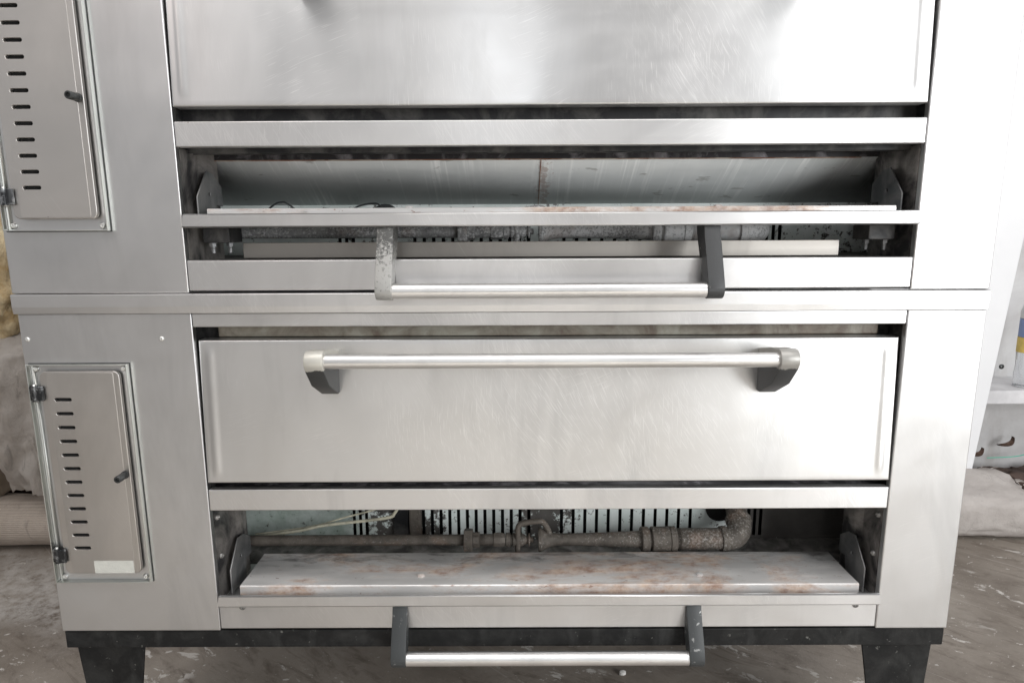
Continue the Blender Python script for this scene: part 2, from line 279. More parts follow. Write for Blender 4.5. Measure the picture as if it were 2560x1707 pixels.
# ------------------------------------------------------------------ mesh helpers (heights are relative to the lens; finish() adds H)
class MB:
    def __init__(s): s.bm = bmesh.new()
    def box(s, x0, x1, y0, y1, z0, z1, bev=0.0, seg=2):
        b = bmesh.new()
        v = [b.verts.new((x, y, z)) for x in (x0, x1) for y in (y0, y1) for z in (z0, z1)]
        for f in ((0, 1, 3, 2), (4, 6, 7, 5), (0, 4, 5, 1), (2, 3, 7, 6), (0, 2, 6, 4), (1, 5, 7, 3)): b.faces.new([v[i] for i in f])
        if bev > 0: bmesh.ops.bevel(b, geom=list(b.edges), offset=bev, segments=seg, affect='EDGES', profile=0.5, clamp_overlap=True)
        s.add(b); return s
    def add(s, b):
        m = bpy.data.meshes.new('tmp'); b.to_mesh(m); b.free(); s.bm.from_mesh(m); bpy.data.meshes.remove(m)
    def prism(s, poly, axis, a0, a1, bev=0.0, seg=2):
        """poly: 2D points; axis 'x' -> (y,z) poly extruded along x; 'y' -> (x,z) poly along y; 'z' -> (x,y) poly along z"""
        b = bmesh.new()
        def co(p, a): return {'x': (a, p[0], p[1]), 'y': (p[0], a, p[1]), 'z': (p[0], p[1], a)}[axis]
        A = [b.verts.new(co(p, a0)) for p in poly]; B = [b.verts.new(co(p, a1)) for p in poly]
        n = len(poly)
        b.faces.new(A); b.faces.new(B[::-1])
        for i in range(n): b.faces.new((A[i], B[i], B[(i + 1) % n], A[(i + 1) % n]))
        bmesh.ops.recalc_face_normals(b, faces=list(b.faces))
        if bev > 0:
            ed = [e for e in b.edges if len(e.link_faces) == 2 and e.calc_face_angle(0) > 0.5]
            bmesh.ops.bevel(b, geom=ed, offset=bev, segments=seg, affect='EDGES', profile=0.5, clamp_overlap=True)
        s.add(b); return s
    def lathe(s, prof, origin, axis, seg=20, cap=True):
        """prof: (distance along axis, radius)"""
        ax = Vector(axis).normalized(); o = Vector(origin)
        u = ax.orthogonal().normalized(); v = ax.cross(u)
        rings = []
        for d, r in prof:
            rings.append([s.bm.verts.new(o + ax * d + (u * math.cos(2*math.pi*k/seg) + v * math.sin(2*math.pi*k/seg)) * r) for k in range(seg)])
        for i in range(len(rings) - 1):
            for k in range(seg):
                s.bm.faces.new((rings[i][k], rings[i][(k+1) % seg], rings[i+1][(k+1) % seg], rings[i+1][k]))
        if cap: s.bm.faces.new(rings[0][::-1]); s.bm.faces.new(rings[-1])
        return s
    def tube(s, pts, r, seg=10, cap=True):
        pts = [Vector(p) for p in pts]; n = len(pts)
        rad = r if isinstance(r, (list, tuple)) else [r] * n
        tan = [(pts[min(i+1, n-1)] - pts[max(i-1, 0)]).normalized() for i in range(n)]
        u = tan[0].orthogonal().normalized(); rings = []
        for i in range(n):
            u = (u - tan[i] * u.dot(tan[i])).normalized(); v = tan[i].cross(u)
            rings.append([s.bm.verts.new(pts[i] + (u * math.cos(2*math.pi*k/seg) + v * math.sin(2*math.pi*k/seg)) * rad[i]) for k in range(seg)])
        for i in range(n - 1):
            for k in range(seg):
                s.bm.faces.new((rings[i][k], rings[i][(k+1) % seg], rings[i+1][(k+1) % seg], rings[i+1][k]))
        if cap: s.bm.faces.new(rings[0][::-1]); s.bm.faces.new(rings[-1])
        return s
    def grid(s, fn, us, vs):
        g = [[s.bm.verts.new(fn(u, v)) for u in us] for v in vs]
        for j in range(len(vs) - 1):
            for i in range(len(us) - 1):
                s.bm.faces.new((g[j][i], g[j][i+1], g[j+1][i+1], g[j+1][i]))
        return g
    def build(s, name, mat, parent=None, smooth=True, angle=40):
        bm = s.bm
        bmesh.ops.recalc_face_normals(bm, faces=list(bm.faces))
        uv = bm.loops.layers.uv.new('UVMap')
        for f in bm.faces:
            nz = abs(f.normal.z) > 0.7; nx = abs(f.normal.x) > 0.7
            for l in f.loops:
                c = l.vert.co
                l[uv].uv = (c.x, c.y) if nz else ((c.y, c.z) if nx else (c.x, c.z))
            f.smooth = smooth and not max(abs(f.normal.x), abs(f.normal.y), abs(f.normal.z)) > 0.99995
        for e in bm.edges:
            if len(e.link_faces) == 2 and e.calc_face_angle(0) > math.radians(angle): e.smooth = False
        for v in bm.verts: v.co.z += H
        me = bpy.data.meshes.new(name); bm.to_mesh(me); bm.free()
        return place(name, me, mat, parent)

def place(name, me, mat, parent=None):
    o = bpy.data.objects.new(name, me); COL.objects.link(o)
    if mat is not None and not me.materials: me.materials.append(MT[mat] if isinstance(mat, str) else mat)
    if parent is not None:
        o.parent = parent
        top = parent; off = Vector(parent.location)
        while top.parent: top = top.parent; off += Vector(top.location)
        o.location = -off if parent.parent is None else Vector((0, 0, 0))
    return o
def thing(name, label, cat, loc, group=None):
    o = bpy.data.objects.new(name, None); COL.objects.link(o); o.location = loc; o.empty_display_size = 0.1
    tag(o, label, cat, group); return o
def tag(o, label, cat=None, group=None):
    o['label'] = label
    if cat: o['category'] = cat
    if group: o['group'] = group
    return o

def plate(outer, holes, thick, bevel, plane, at):
    """flat sheet with holes, from closed 2D outlines. plane 'xz' (faces -Y, front at y=at) or 'yz' (centred on x=at)"""
    cu = bpy.data.curves.new('tmp', 'CURVE'); cu.dimensions = '2D'; cu.fill_mode = 'BOTH'
    cu.extrude = max(thick / 2 - bevel, 1e-5); cu.bevel_depth = bevel; cu.bevel_resolution = 2
    if bevel > 0: cu.offset = -bevel
    for pts in [outer] + holes:
        sp = cu.splines.new('POLY'); sp.points.add(len(pts) - 1); sp.use_cyclic_u = True
        for p, q in zip(sp.points, pts): p.co = (q[0], q[1], 0, 1)
    ob = bpy.data.objects.new('tmp', cu); COL.objects.link(ob)
    dg = bpy.context.evaluated_depsgraph_get(); dg.update()
    me = bpy.data.meshes.new_from_object(ob.evaluated_get(dg))
    bpy.data.objects.remove(ob); bpy.data.curves.remove(cu)
    mb = MB(); me.materials.clear(); mb.bm.from_mesh(me); bpy.data.meshes.remove(me)
    bmesh.ops.remove_doubles(mb.bm, verts=list(mb.bm.verts), dist=1e-6)
    for v in mb.bm.verts:
        x, y, z = v.co
        v.co = (x, at + thick/2 - z, y) if plane == 'xz' else (at + z, x, y)
    return mb
def rrect(x0, x1, z0, z1, r, n=5):
    out = []
    for cx_, cz_, a in ((x1 - r, z1 - r, 0), (x0 + r, z1 - r, 90), (x0 + r, z0 + r, 180), (x1 - r, z0 + r, 270)):
        for k in range(n + 1):
            t_ = math.radians(a + 90 * k / n); out.append((cx_ + r * math.cos(t_), cz_ + r * math.sin(t_)))
    return out
def arc(c, r, a0, a1, n):
    return [(c[0] + r * math.cos(math.radians(a0 + (a1 - a0) * k / n)), c[1] + r * math.sin(math.radians(a0 + (a1 - a0) * k / n))) for k in range(n + 1)]
def smooth_path(pts, sub=6):
    pts = [Vector(p) for p in pts]; out = []
    for i in range(len(pts) - 1):
        p0, p1, p2, p3 = pts[max(i-1, 0)], pts[i], pts[i+1], pts[min(i+2, len(pts)-1)]
        for k in range(sub):
            t_ = k / sub
            out.append(0.5 * ((2*p1) + (p2-p0)*t_ + (2*p0-5*p1+4*p2-p3)*t_*t_ + (3*p1-p0-3*p2+p3)*t_**3))
    return out + [pts[-1]]

# ------------------------------------------------------------------ setting
mb = MB(); mb.grid(lambda u, v: (u, v, -H), [-14 + 28*i/28 for i in range(29)], [-14 + 20*i/20 for i in range(21)])
fl = mb.build('floor', 'floor'); fl['kind'] = 'structure'

# ------------------------------------------------------------------ oven
XL, XR = -0.660, 0.8055          # clear width of the front opening
XC = 0.073
DK = 0.7585                      # height of one deck

def screw(parent, x, y, z, r=0.0055, name='screw', mat='screw', h=0.003):
    m = MB(); m.lathe([(0, r), (h*0.4, r), (h*0.85, r*0.8), (h, r*0.45), (h*0.75, r*0.40), (h*0.6, 0.0005)], (x, y, z), (0, -1, 0), 14, cap=False)
    return m.build(name, mat, parent)

def door(parent, z0, z1, mat, bmat):
    """pressed steel door leaf with a shallow bead down each side; leans back a little at the top"""
    x0, x1 = XL + 0.002, XR - 0.0035
    yb, yt = -0.002, 0.013
    r = 0.0035
    ed = [0, 0.0005, 0.0013, 0.0024, 0.0035]
    bead = [0.010, 0.013, 0.016, 0.019, 0.023, 0.027, 0.030, 0.034, 0.038]
    us = [x0 + d for d in ed + bead] + [x0 + 0.06 + (x1 - x0 - 0.12) * k / 40 for k in range(41)] + [x1 - d for d in (ed + bead)[::-1]]
    zz = ed + [0.012, 0.02, 0.028, 0.036]
    vs = [z0 + d for d in zz] + [z0 + 0.05 + (z1 - z0 - 0.10) * k / 12 for k in range(13)] + [z1 - d for d in zz[::-1]]
    def fn(u, v):
        t_ = (v - z0) / (z1 - z0); y = yb + (yt - yb) * t_
        d = min(u - x0, x1 - u, v - z0, z1 - v)
        if d < r: y += r - math.sqrt(max(0, r*r - (r-d)**2))
        dx = min(u - x0, x1 - u); dz = min(v - z0, z1 - v)
        if 0.010 < dx < 0.036:
            s_ = math.sin(math.pi * (dx - 0.010) / 0.026) ** 2
            k = min(1, max(0, (dz - 0.010) / 0.022)); y -= 0.0017 * s_ * k * k * (3 - 2*k)
        y -= 0.0022 * math.sin(math.pi * (u - x0) / (x1 - x0)) * math.sin(math.pi * t_)
        return (u, y, v)
    m = MB(); g = m.grid(fn, us, vs)
    rim = [g[0][i] for i in range(len(us))] + [g[j][-1] for j in range(1, len(vs))] + [g[-1][i] for i in range(len(us)-2, -1, -1)] + [g[j][0] for j in range(len(vs)-2, 0, -1)]
    bk = [m.bm.verts.new((v.co.x, v.co.y + 0.028, v.co.z)) for v in rim]
    n = len(rim)
    for i in range(n): m.bm.faces.new((rim[i], bk[i], bk[(i+1) % n], rim[(i+1) % n]))
    m.bm.faces.new(bk)
    leaf = m.build('oven_door', mat, parent, angle=50)
    zr = z1 + 0.229 + (0.012 if mat == 'door_up' else -0.002)      # handle heights are taken from the door top
    prof = [(0.008, -0.3385), (-0.004, -0.3385), (-0.066, -0.3065), (-0.100, -0.2700)] + arc((-0.0875, -0.2515), 0.0205, 205, 60, 8) + [(-0.05, -0.2350), (0.012, -0.2480)]
    for xa, xb in ((-0.4015, -0.3655), (0.5095, 0.5455)):
        b = MB(); b.prism([(y, z + zr) for y, z in prof], 'x', xa, xb, 0.0022)
        b.build('handle_bracket', 'bracket_dirty' if xa > 0 and mat == 'door' else bmat, leaf)
    b = MB(); b.tube([(-0.367 + 0.878 * k / 30, -0.0865, -0.2530 + zr) for k in range(31)], 0.0142, 24)
    b.build('handle_bar', 'bar', leaf)
    return leaf

def flap(parent, zl, zh, bmats, up=0.0):
    """drop-front burner cover: a shallow pan with a turned-up lip, the heat deflector bolted on it, arms at both ends and a handle under it"""
    x0, x1 = -0.6565, 0.8050
    m = MB()
    prof = [(-0.012, zl + 0.003), (-0.010, zl), (0.170, zl), (0.170, zl + 0.0025), (-0.004, zl + 0.0025), (-0.004, zh - 0.001), (-0.0105, zh), (-0.012, zh - 0.002)]
    m.prism(prof, 'x', x0, x1, 0.0)
    # chamfered front corners
    for v in m.bm.verts:
        if v.co.z > zh - 0.004: v.co.x += 0.004 if v.co.x < 0 else -0.004
    fp = m.build('burner_flap', 'rail', parent, angle=30)
    # deflector plate, a shallow inverted tray
    dz = zh + 0.0105; d = MB()
    us = [-0.6150 + 1.3830 * k / 40 for k in range(41)]; vs = [0.0120, 0.0128, 0.0150] + [0.0150 + 0.140 * k / 8 for k in range(1, 9)] + [0.157, 0.158]
    def fn(u, v):
        y = v; z = dz + 0.0015 * math.sin(u * 4.1 + 1) * math.sin((v - 0.012) * 20)
        if v < 0.0125: z = zl + 0.003
        elif v < 0.014: z = dz - 0.0016
        elif v > 0.1575: z = zl + 0.003
        return (u, min(y, 0.157), z)
    g = d.grid(fn, us, vs)
    for side in (0, -1):
        top = [row[side] for row in g[1:-1]]
        low = [d.bm.verts.new((v.co.x, v.co.y, zl + 0.003)) for v in top]
        for i in range(len(top) - 1): d.bm.faces.new((top[i], low[i], low[i+1], top[i+1]))
    df = d.build('heat_deflector', 'deflector', fp, angle=35)
    for bx in (-0.215, 0.423):
        b = MB(); b.lathe([(0, 0.0085), (0.003, 0.0085), (0.0045, 0.006), (0.005, 0.0005)], (bx, 0.052, dz + 0.0002), (0, 0, 1), 6, cap=False)
        b.build('bolt', 'deflector', fp)
    for s_, xp in ((-1, -0.6435), (1, 0.7905)):
        poly = [(0.034, zl + 0.004), (0.034, zl + 0.063), (0.083, zl + 0.117), (0.112, zl + 0.113), (0.148, zl + 0.088), (0.148, zl + 0.046), (0.118, zl + 0.048), (0.110, zl + 0.004)]
        p = plate(poly, [rrect(0.085, 0.093, zl + 0.066, zl + 0.074, 0.0039)], 0.0032, 0.0011, 'yz', xp)
        p.build('arm_plate', 'cheek', fp)
        # foot of the arm, turned in, with its two hex bolts
        b = MB(); b.box(min(xp, xp - s_*0.055), max(xp, xp - s_*0.055), 0.045, 0.11, zl - 0.031, zl - 0.0006, 0.002)
        b.build('pivot_block', 'dark', fp)
        for k, (ox, oy) in enumerate(((0.012, 0.062), (0.036, 0.088))):
            b = MB(); q = (xp - s_*ox, oy, zl - 0.0305)
            b.lathe([(0, 0.0095), (0.0015, 0.0095), (0.0017, 0.0075), (0.0085, 0.0075), (0.0087, 0.0042), (0.013, 0.0046), (0.0135, 0.0042), (0.0165, 0.0046), (0.017, 0.004), (0.022, 0.0042), (0.023, 0.002)], q, (0, 0, -1), 6)
            b.build('bolt', 'cheek', fp)
    zk = zl + up
    prof = [(0.050, zl - 0.0004), (-0.006, zl - 0.0004), (-0.0115, zl - 0.02), (-0.046, zk - 0.100), (-0.0525, zk - 0.118)] + arc((-0.0345, zk - 0.1245), 0.0185, 172, 300, 8) + [(-0.010, zk - 0.112), (0.012, zk - 0.075), (0.046, zl - 0.016)]
    for (xa, xb), bm_ in zip(((-0.2715, -0.2385), (0.3800, 0.4130)), bmats):
        b = MB(); b.prism(prof, 'x', xa, xb, 0.0020); b.build('handle_bracket', bm_, fp)
    b = MB(); b.tube([(-0.2395 + 0.6205 * k / 24, -0.0350, zk - 0.1255) for k in range(25)], 0.0152, 24)
    b.build('handle_bar', 'bar', fp)
    return fp

def access(parent, dx, dz, with_label):
    """louvred access door in a raised flange frame on the left panel (lower deck coordinates, moved by dx, dz)"""
    fr = MB(); a, b_, c, d_ = -1.0062 + dx, -0.7980 + dx, -0.7635 + dz, -0.2745 + dz
    fd, th = 0.0125, 0.0022
    fr.box(a, a + th, -fd, -0.0005, c, d_, 0.0006)
    fr.box(b_ - th, b_, -fd, -0.0005, c, d_, 0.0006)
    fr.box(a + th + .0001, b_ - th - .0001, -fd + .0004, -0.0005, c + 0.0002, c + th, 0.0006)
    fr.box(a + th + .0001, b_ - th - .0001, -fd + .0004, -0.0005, d_ - th, d_ - 0.0002, 0.0006)
    frame = fr.build('access_frame', 'flange', parent)
    ring = MB(); e_ = 0.0016  # thin dark ring painted in for the shade line at the frame's foot
    ring.box(a - e_, a + 0.001, -0.0012, -0.0002, c - e_, d_ + e_); ring.box(b_ - 0.001, b_ + e_, -0.0012, -0.0002, c - e_, d_ + e_)
    ring.box(a + 0.0012, b_ - 0.0012, -0.0012, -0.0002, c - e_, c + 0.001); ring.box(a + 0.0012, b_ - 0.0012, -0.0012, -0.0002, d_ - 0.001, d_ + e_)
    ring.build('frame_shade_line', 'knob', frame)
    for sx, sz in ((0.0135, -0.0105), (0.1955, -0.0095), (0.0150, -0.4780), (0.1925, -0.4790)):
        screw(frame, a + sx, -0.0006, d_ + sz, 0.0062, h=0.0042)
    rb = MB(); rb.box(a + 0.038, b_ - 0.034, -0.0030, -0.0010, c + 0.040, d_ - 0.030, 0.0); rb.build('slot_dark_sheet', 'void', frame)  # black sheet standing in for the dark inside behind the louvres
    fold = MB(); fold.prism([(a + 0.0075, -0.0004), (a + 0.0100, -0.0050), (a + 0.0125, -0.0004)], 'z', c + 0.004, d_ - 0.004); fold.build('hinge_strip', 'flange', frame)
    px0, px1, pz0, pz1 = -0.9805 + dx, -0.8150 + dx, -0.7400 + dz, -0.2880 + dz
    slots = [rrect(-0.9550 + dx, -0.9185 + dx, z - 0.0038, z + 0.0038, 0.0037, 6) for z in (-0.3480 + dz - k * 0.03015 for k in range(12))]
    p = plate(rrect(px0, px1, pz0, pz1, 0.0125, 6), slots, 0.0085, 0.0018, 'xz', -0.0120)
    leaf = p.build('access_door', 'access', parent, angle=35)
    p = plate(rrect(px0 + 0.015, px1 - 0.012, pz0 + 0.003, pz1 - 0.003, 0.004, 3), slots, 0.0012, 0.0005, 'xz', -0.0130)
    p.build('face_sheet', 'access', leaf, angle=35)
    k = MB(); kx, kz = -0.8250 + dx, -0.5125 + dz
    k.lathe([(0, 0.0085), (0.004, 0.0085), (0.0045, 0.0070), (0.010, 0.0070), (0.0105, 0.0078), (0.028, 0.0078), (0.0295, 0.0066), (0.0296, 0.0045), (0.024, 0.0040), (0.0235, 0.0005)], (kx, -0.0130, kz), (0, -1, 0), 16, cap=False)
    k.build('knob', 'knob', leaf)
    for hz in (-0.3345 + dz, -0.6970 + dz):
        h = MB()
        h.lathe([(-0.016, 0.0066), (0.0165, 0.0066)], (a + 0.0140, -0.0135, hz), (0, 0, 1), 14)
        h.box(a + 0.016, a + 0.034, -0.0185, -0.0130, hz - 0.0155, hz + 0.0160, 0.0022)
        h.box(a + 0.0030, a + 0.012, -0.0150, -0.0020, hz - 0.0150, hz + 0.0150, 0.0015)
        h.build('hinge', 'hinge', leaf)
        q = MB(); q.lathe([(-0.0185, 0.003), (0.0195, 0.003)], (a + 0.0140, -0.0135, hz), (0, 0, 1), 8); q.build('hinge_pin', 'screw', leaf)
    if with_label:
        l = MB(); l.box(-0.9155 + dx, -0.8295 + dx, -0.0138, -0.0131, -0.7385 + dz, -0.7095 + dz, 0.0002)
        tag(l.build('label_plate', 'label', leaf), 'blank faded white label plate')
    return leaf

def pipe_run(parent, zc, mat, mixmat, rise=0.60):
    """gas feed: thin pipe, union, valve, venturi mixer, coupling and elbow into the back"""
    y = 0.190
    def X(px): return (px - 1280.0) / 1002.0 + 0.001
    def seg(name, prof, m_, n=20, flat=False):
        b = MB(); b.lathe([(X(p), d / 2004.0) for p, d in prof], (0, y, zc), (1, 0, 0), n); return b.build(name, m_, root, angle=28)
    b = MB(); prof = [(X(560), 26/2004.), (X(1132), 27/2004.)]
    for k in range(6): prof += [(X(1134 + k*3), 28.5/2004.), (X(1135.5 + k*3), 26/2004.)]
    b.lathe(prof, (0, y, zc), (1, 0, 0), 20); root = b.build('gas_pipe', mat, parent, angle=50)
    seg('union_nut', [(1152, 30), (1152.5, 54), (1154, 58), (1172, 58), (1174, 54), (1174.5, 36)], mat, 6)
    seg('union_body', [(1174, 36), (1175, 39), (1190, 39), (1191.5, 34), (1192, 30)], mat, 8)
    thr = [(1192, 27)]
    for k in range(5): thr += [(1193 + k*2.2, 30), (1194.2 + k*2.2, 27.5)]
    seg('nipple', thr + [(1204, 29), (1226, 29)], mat)
    seg('reducer', [(1226, 30), (1228, 35), (1232, 36), (1240, 37), (1250, 35), (1256, 30)], mat, 8)
    seg('collar', [(1257, 30), (1258, 34), (1268, 34), (1269, 26)], mat)
    seg('valve_body', [(1268, 24), (1273, 26), (1275, 33), (1298, 33), (1300, 28), (1306, 24), (1308, 20), (1313, 20), (1314, 32), (1317, 32), (1318, 14), (1326, 12)], mat, 14)
    seg('mixer', [(1338, 10), (1338.2, 58), (1344, 60), (1345, 58), (1350, 54), (1358, 44), (1368, 36), (1385, 31), (1400, 30), (1440, 31), (1500, 34), (1560, 38), (1592, 41), (1598, 41)], mixmat, 24)
    seg('collar', [(1594, 40), (1595, 58), (1597, 61), (1612, 61), (1615, 56), (1616, 46), (1622, 46)], mixmat, 24)
    seg('coupling', [(1620, 44), (1621, 60), (1623, 62), (1638, 61), (1664, 62), (1666, 58), (1667, 63), (1680, 63), (1682, 58), (1684, 52)], mixmat, 24)
    thr = [(1683, 50)]
    for k in range(4): thr += [(1685 + k*2, 54), (1686 + k*2, 51)]
    seg('wide_pipe', thr + [(1696, 54), (1800, 54)], mixmat, 24)
    e = MB(); a0 = Vector((X(1796), y, zc)); dr = Vector((0.05, 0.80, rise)).normalized(); R_ = 0.040
    pts = [a0 + Vector((-0.002, 0, 0)), a0 + Vector((0.012, 0, 0))]; rad = [0.0315, 0.0315]
    pts.append(a0 + Vector((0.0125, 0, 0))); rad.append(0.0285)
    for k in range(1, 9):
        t_ = math.pi/2 * k / 8
        pts.append(a0 + Vector((0.0125 + R_ * math.sin(t_), 0, 0)) + dr * (R_ * (1 - math.cos(t_)))); rad.append(0.0290)
    q = pts[-1]; pts += [q + dr*0.003, q + dr*0.0035, q + dr*0.017, q + dr*0.0175, q + dr*0.06]; rad += [0.0290, 0.0318, 0.0318, 0.026, 0.026]
    e.tube(pts, rad, 24); e.build('elbow', mixmat, root, angle=35)
    # pilot tube looping over the valve
    t = MB(); t.tube(smooth_path([(X(1287), y - 0.010, zc - 0.03), (X(1287), y - 0.010, zc + 0.020), (X(1290), y - 0.008, zc + 0.041), (X(1303), y - 0.006, zc + 0.047), (X(1335), y - 0.006, zc + 0.052), (X(1350), y - 0.004, zc + 0.048), (X(1362), y, zc + 0.028), (X(1366), y, zc + 0.014)]), 0.0072, 10)
    t.build('pilot_tube', mat, root)
    return root

SLOTS = [(-0.4277 + 0.0165*k) for k in range(3)] + [(-0.2428 + 0.02342*k) for k in range(13)] + [(0.1252 + 0.03121*k) for k in range(12)] + [(0.6242 + 0.016*k) for k in range(3)]

def deck(name, label, base_z, z, dx, is_up):
    """one oven deck; z shifts the upper-deck heights down"""
    D = thing(name, label, 'oven', (0, 0.4, H + base_z), 'stacked deck ovens')
    pl, pr = -1.0165 + dx, 0.9662
    bot = -0.1290 + z; top = 0.588 + z
    # cabinet shell behind the front
    c = MB()
    c.box(pl + 0.002, pl + 0.006, 0.014, 0.95, bot, top); c.box(pr - 0.006, pr - 0.002, 0.014, 0.95, bot, top)
    c.box(pl + 0.0062, pr - 0.0062, 0.946, 0.95, bot, top); c.box(pl + 0.0062, pr - 0.0062, 0.014, 0.9458, bot, bot + 0.004)
    c.box(pl + 0.0062, pr - 0.0062, 0.014, 0.9458, top - 0.004, top)
    c.build('cabinet_shell', 'dark', D)
    # left and right front panels
    p = MB(); p.box(pl, XL - 0.0005, 0.0, 0.016, bot, top, 0.0026, 3)
    lp = p.build('side_panel', 'steel', D)
    p = MB(); p.box(XR + 0.0005, pr, 0.0, 0.016, bot, top, 0.0026, 3)
    p.build('side_panel', 'rpanel', D)
    for sx in (-1.0028, -0.7258):
        screw(lp, sx + dx, 0.0003, -0.2230 + DK + z, 0.0052)
    # rails across the front
    for nm, za, zb in (('header_rail', 0.5590, top - 0.0004 - z), ('middle_rail', 0.1570, 0.2050), ('sill_rail', bot + 0.0045 - z, -0.0635)):
        p = MB(); p.box(XL + 0.0005, XR - 0.0005, 0.0005, 0.020, za + z, zb + z, 0.0022, 3); p_last = p.build(nm, 'rail', D)
    if not is_up:
        for sx in (-0.607, 0.757): screw(p_last, sx, 0.0003, -0.8295, 0.0068, mat='bolt')
    # frame seen in the slits round the door
    p = MB(); p.box(XL - 0.02, XR + 0.02, 0.048, 0.052, 0.150 + z, 0.240 + z); p.box(XL - 0.02, XR + 0.02, 0.021, 0.0478, 0.160 + z, 0.1805 + z)
    p.box(XL - 0.02, XL - 0.004, 0.018, 0.070, 0.150 + z, 0.590 + z); p.box(XR + 0.004, XR + 0.02, 0.018, 0.070, 0.150 + z, 0.590 + z)
    p.box(XL - 0.02, XR + 0.02, 0.070, 0.074, 0.15 + z, 0.58 + z)
    p.build('door_frame', 'dark', D)
    p = MB(); p.box(XL + 0.030, XR - 0.030, 0.046, 0.060, 0.5300 + z, 0.5560 + z, 0.004); p.build('door_seal', 'strip', D)
    # burner compartment
    for s_, x in ((-1, XL), (1, XR)):
        p = MB()
        xx = x + s_ * 0.0005
        p.prism([(xx + s_*0.014, 0.0175), (xx - s_*0.000, 0.0175), (xx - s_*0.0, 0.085), (xx - s_*0.004, 0.100), (xx - s_*0.010, 0.112), (xx - s_*0.012, 0.130), (xx - s_*0.012, 0.150), (xx + s_*0.014, 0.150)], 'z', -0.0690 + z, 0.1565 + z)
        ln = p.build('liner', 'liner', D, angle=60)
        if not is_up:
            for rz, ry in ((-0.6300, 0.030), (-0.7240, 0.034)):
                b = MB(); b.lathe([(0, 0.0065), (0.0035, 0.0058), (0.005, 0.0035), (0.0042, 0.0025), (0.002, 0.0005)], (xx, ry, rz), (-s_, 0, 0), 12, cap=False); b.build('rivet', 'bolt', ln)
    p = MB(); p.box(XL - 0.10, XR + 0.10, 0.021, 0.32, -0.0690 + z, -0.0660 + z); p.build('compartment_floor', 'comp_floor', D)
    for xs in (XL - 0.10, XR + 0.096):
        p = MB(); p.box(xs, xs + 0.004, 0.15, 0.32, -0.0658 + z, 0.20 + z); p.build('compartment_side', 'liner', D)
    p = MB(); p.prism([(0.140, 0.1475 + z), (0.300, 0.0545 + z), (0.302, 0.0575 + z), (0.142, 0.1505 + z)], 'x', XL - 0.095, XR + 0.095); hd = p.build('hood', 'hood', D)
    p = MB(); p.prism([(0.0215, 0.2000 + z), (0.1385, 0.1560 + z), (0.1385, 0.1455 + z), (0.1405, 0.1455 + z), (0.1405, 0.2030 + z)], 'x', XL + 0.002, XR - 0.002)
    p.build('hood_lip', 'lip', D)
    p = MB(); p.box(XL + 0.012, XR - 0.05, 0.1370, 0.1420, 0.1432 + z, 0.1454 + z, 0.0006); p.build('lip_edge', 'rust_edge', D)
    if is_up:
        p = MB(); p.prism([(0.1415, 0.1462 + z), (0.299, 0.0546 + z), (0.2985, 0.0537 + z), (0.141, 0.1453 + z)], 'x', 0.0605, 0.0625); p.build('hood_seam', 'rust_edge', hd)
    # slotted back wall: frame strips above, below and between, every slat a piece of its own
    yb = 0.300
    p = MB(); p.box(XL - 0.098, XR + 0.098, yb, yb + 0.002, 0.0475 + z, 0.0750 + z); p.box(XL - 0.098, XR + 0.098, yb, yb + 0.002, -0.0655 + z, -0.0565 + z)
    wm = 'wall_clean' if is_up else 'wall_green'; bw = p.build('back_panel', wm, D)
    sw = 0.0043; prev = XL - 0.098
    edges = []
    for sx in SLOTS: edges.append((prev, sx - sw)); prev = sx + sw
    edges.append((prev, XR + 0.098))
    for a, b_ in edges:
        p = MB(); j = random.uniform(-0.0004, 0.0004); p.box(a, b_, yb + j, yb + 0.002 + j, -0.0563 + z, 0.0473 + z); p.build('slat', wm, bw)
    p = MB(); p.box(XL - 0.098, XR + 0.098, yb + 0.05, yb + 0.054, -0.0655 + z, 0.08 + z); p.build('back_dark_sheet', 'void', D)  # black sheet standing in for the unlit cavity behind the slots
    if not is_up:       # black disc painted as the dark of the pipe hole; pilot shield and guard
        q = MB(); q.lathe([(0, 0.038), (0.002, 0.038)], (0.545, yb - 0.0045, -0.735), (0, 1, 0), 24); q.build('flue_hole', 'void', bw)
        q = MB(); q.box(-0.322, -0.280, yb - 0.012, yb - 0.003, -0.812, -0.70, 0.003); q.build('pilot_shield', 'dark', bw)
        q = MB(); q.box(-0.279, -0.246, yb - 0.020, yb - 0.004, -0.812, -0.70, 0.006); q.build('pilot_guard', 'iron', bw)
    door(D, 0.2320 + z - (0.0 if is_up else 0.0105), 0.5295 + z, 'door_up' if is_up else 'door', 'bracket_door_up' if is_up else 'bracket_door')
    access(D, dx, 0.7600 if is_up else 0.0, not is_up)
    pipe_run(D, -0.0105 + z, 'iron_pale' if is_up else 'iron', 'iron_pale' if is_up else 'iron', 0.05 if is_up else 0.60)
    if is_up:
        t = MB(); t.box(-0.5850, 0.7040, 0.100, 0.104, -0.0640, -0.0310, 0.001); t.box(-0.5850, 0.7040, 0.1042, 0.165, -0.0640, -0.062)
        t.build('drip_tray', 'tray', D)
        flap(D, 0.0015, 0.0285, ('bracket_up', 'bracket_black'))
        c1 = MB(); c1.tube(smooth_path([(-0.585, 0.20, 0.02), (-0.552, 0.20, 0.050), (-0.532, 0.20, 0.0585), (-0.515, 0.20, 0.054), (-0.475, 0.20, 0.02)]), 0.0022, 8); c1.build('cable', 'cable_black', D)
        c1 = MB(); c1.tube(smooth_path([(-0.385, 0.20, 0.02), (-0.36, 0.20, 0.046), (-0.318, 0.20, 0.0545), (-0.300, 0.19, 0.045), (-0.292, 0.19, 0.02)]), 0.0022, 8); c1.build('cable', 'cable_black', D)
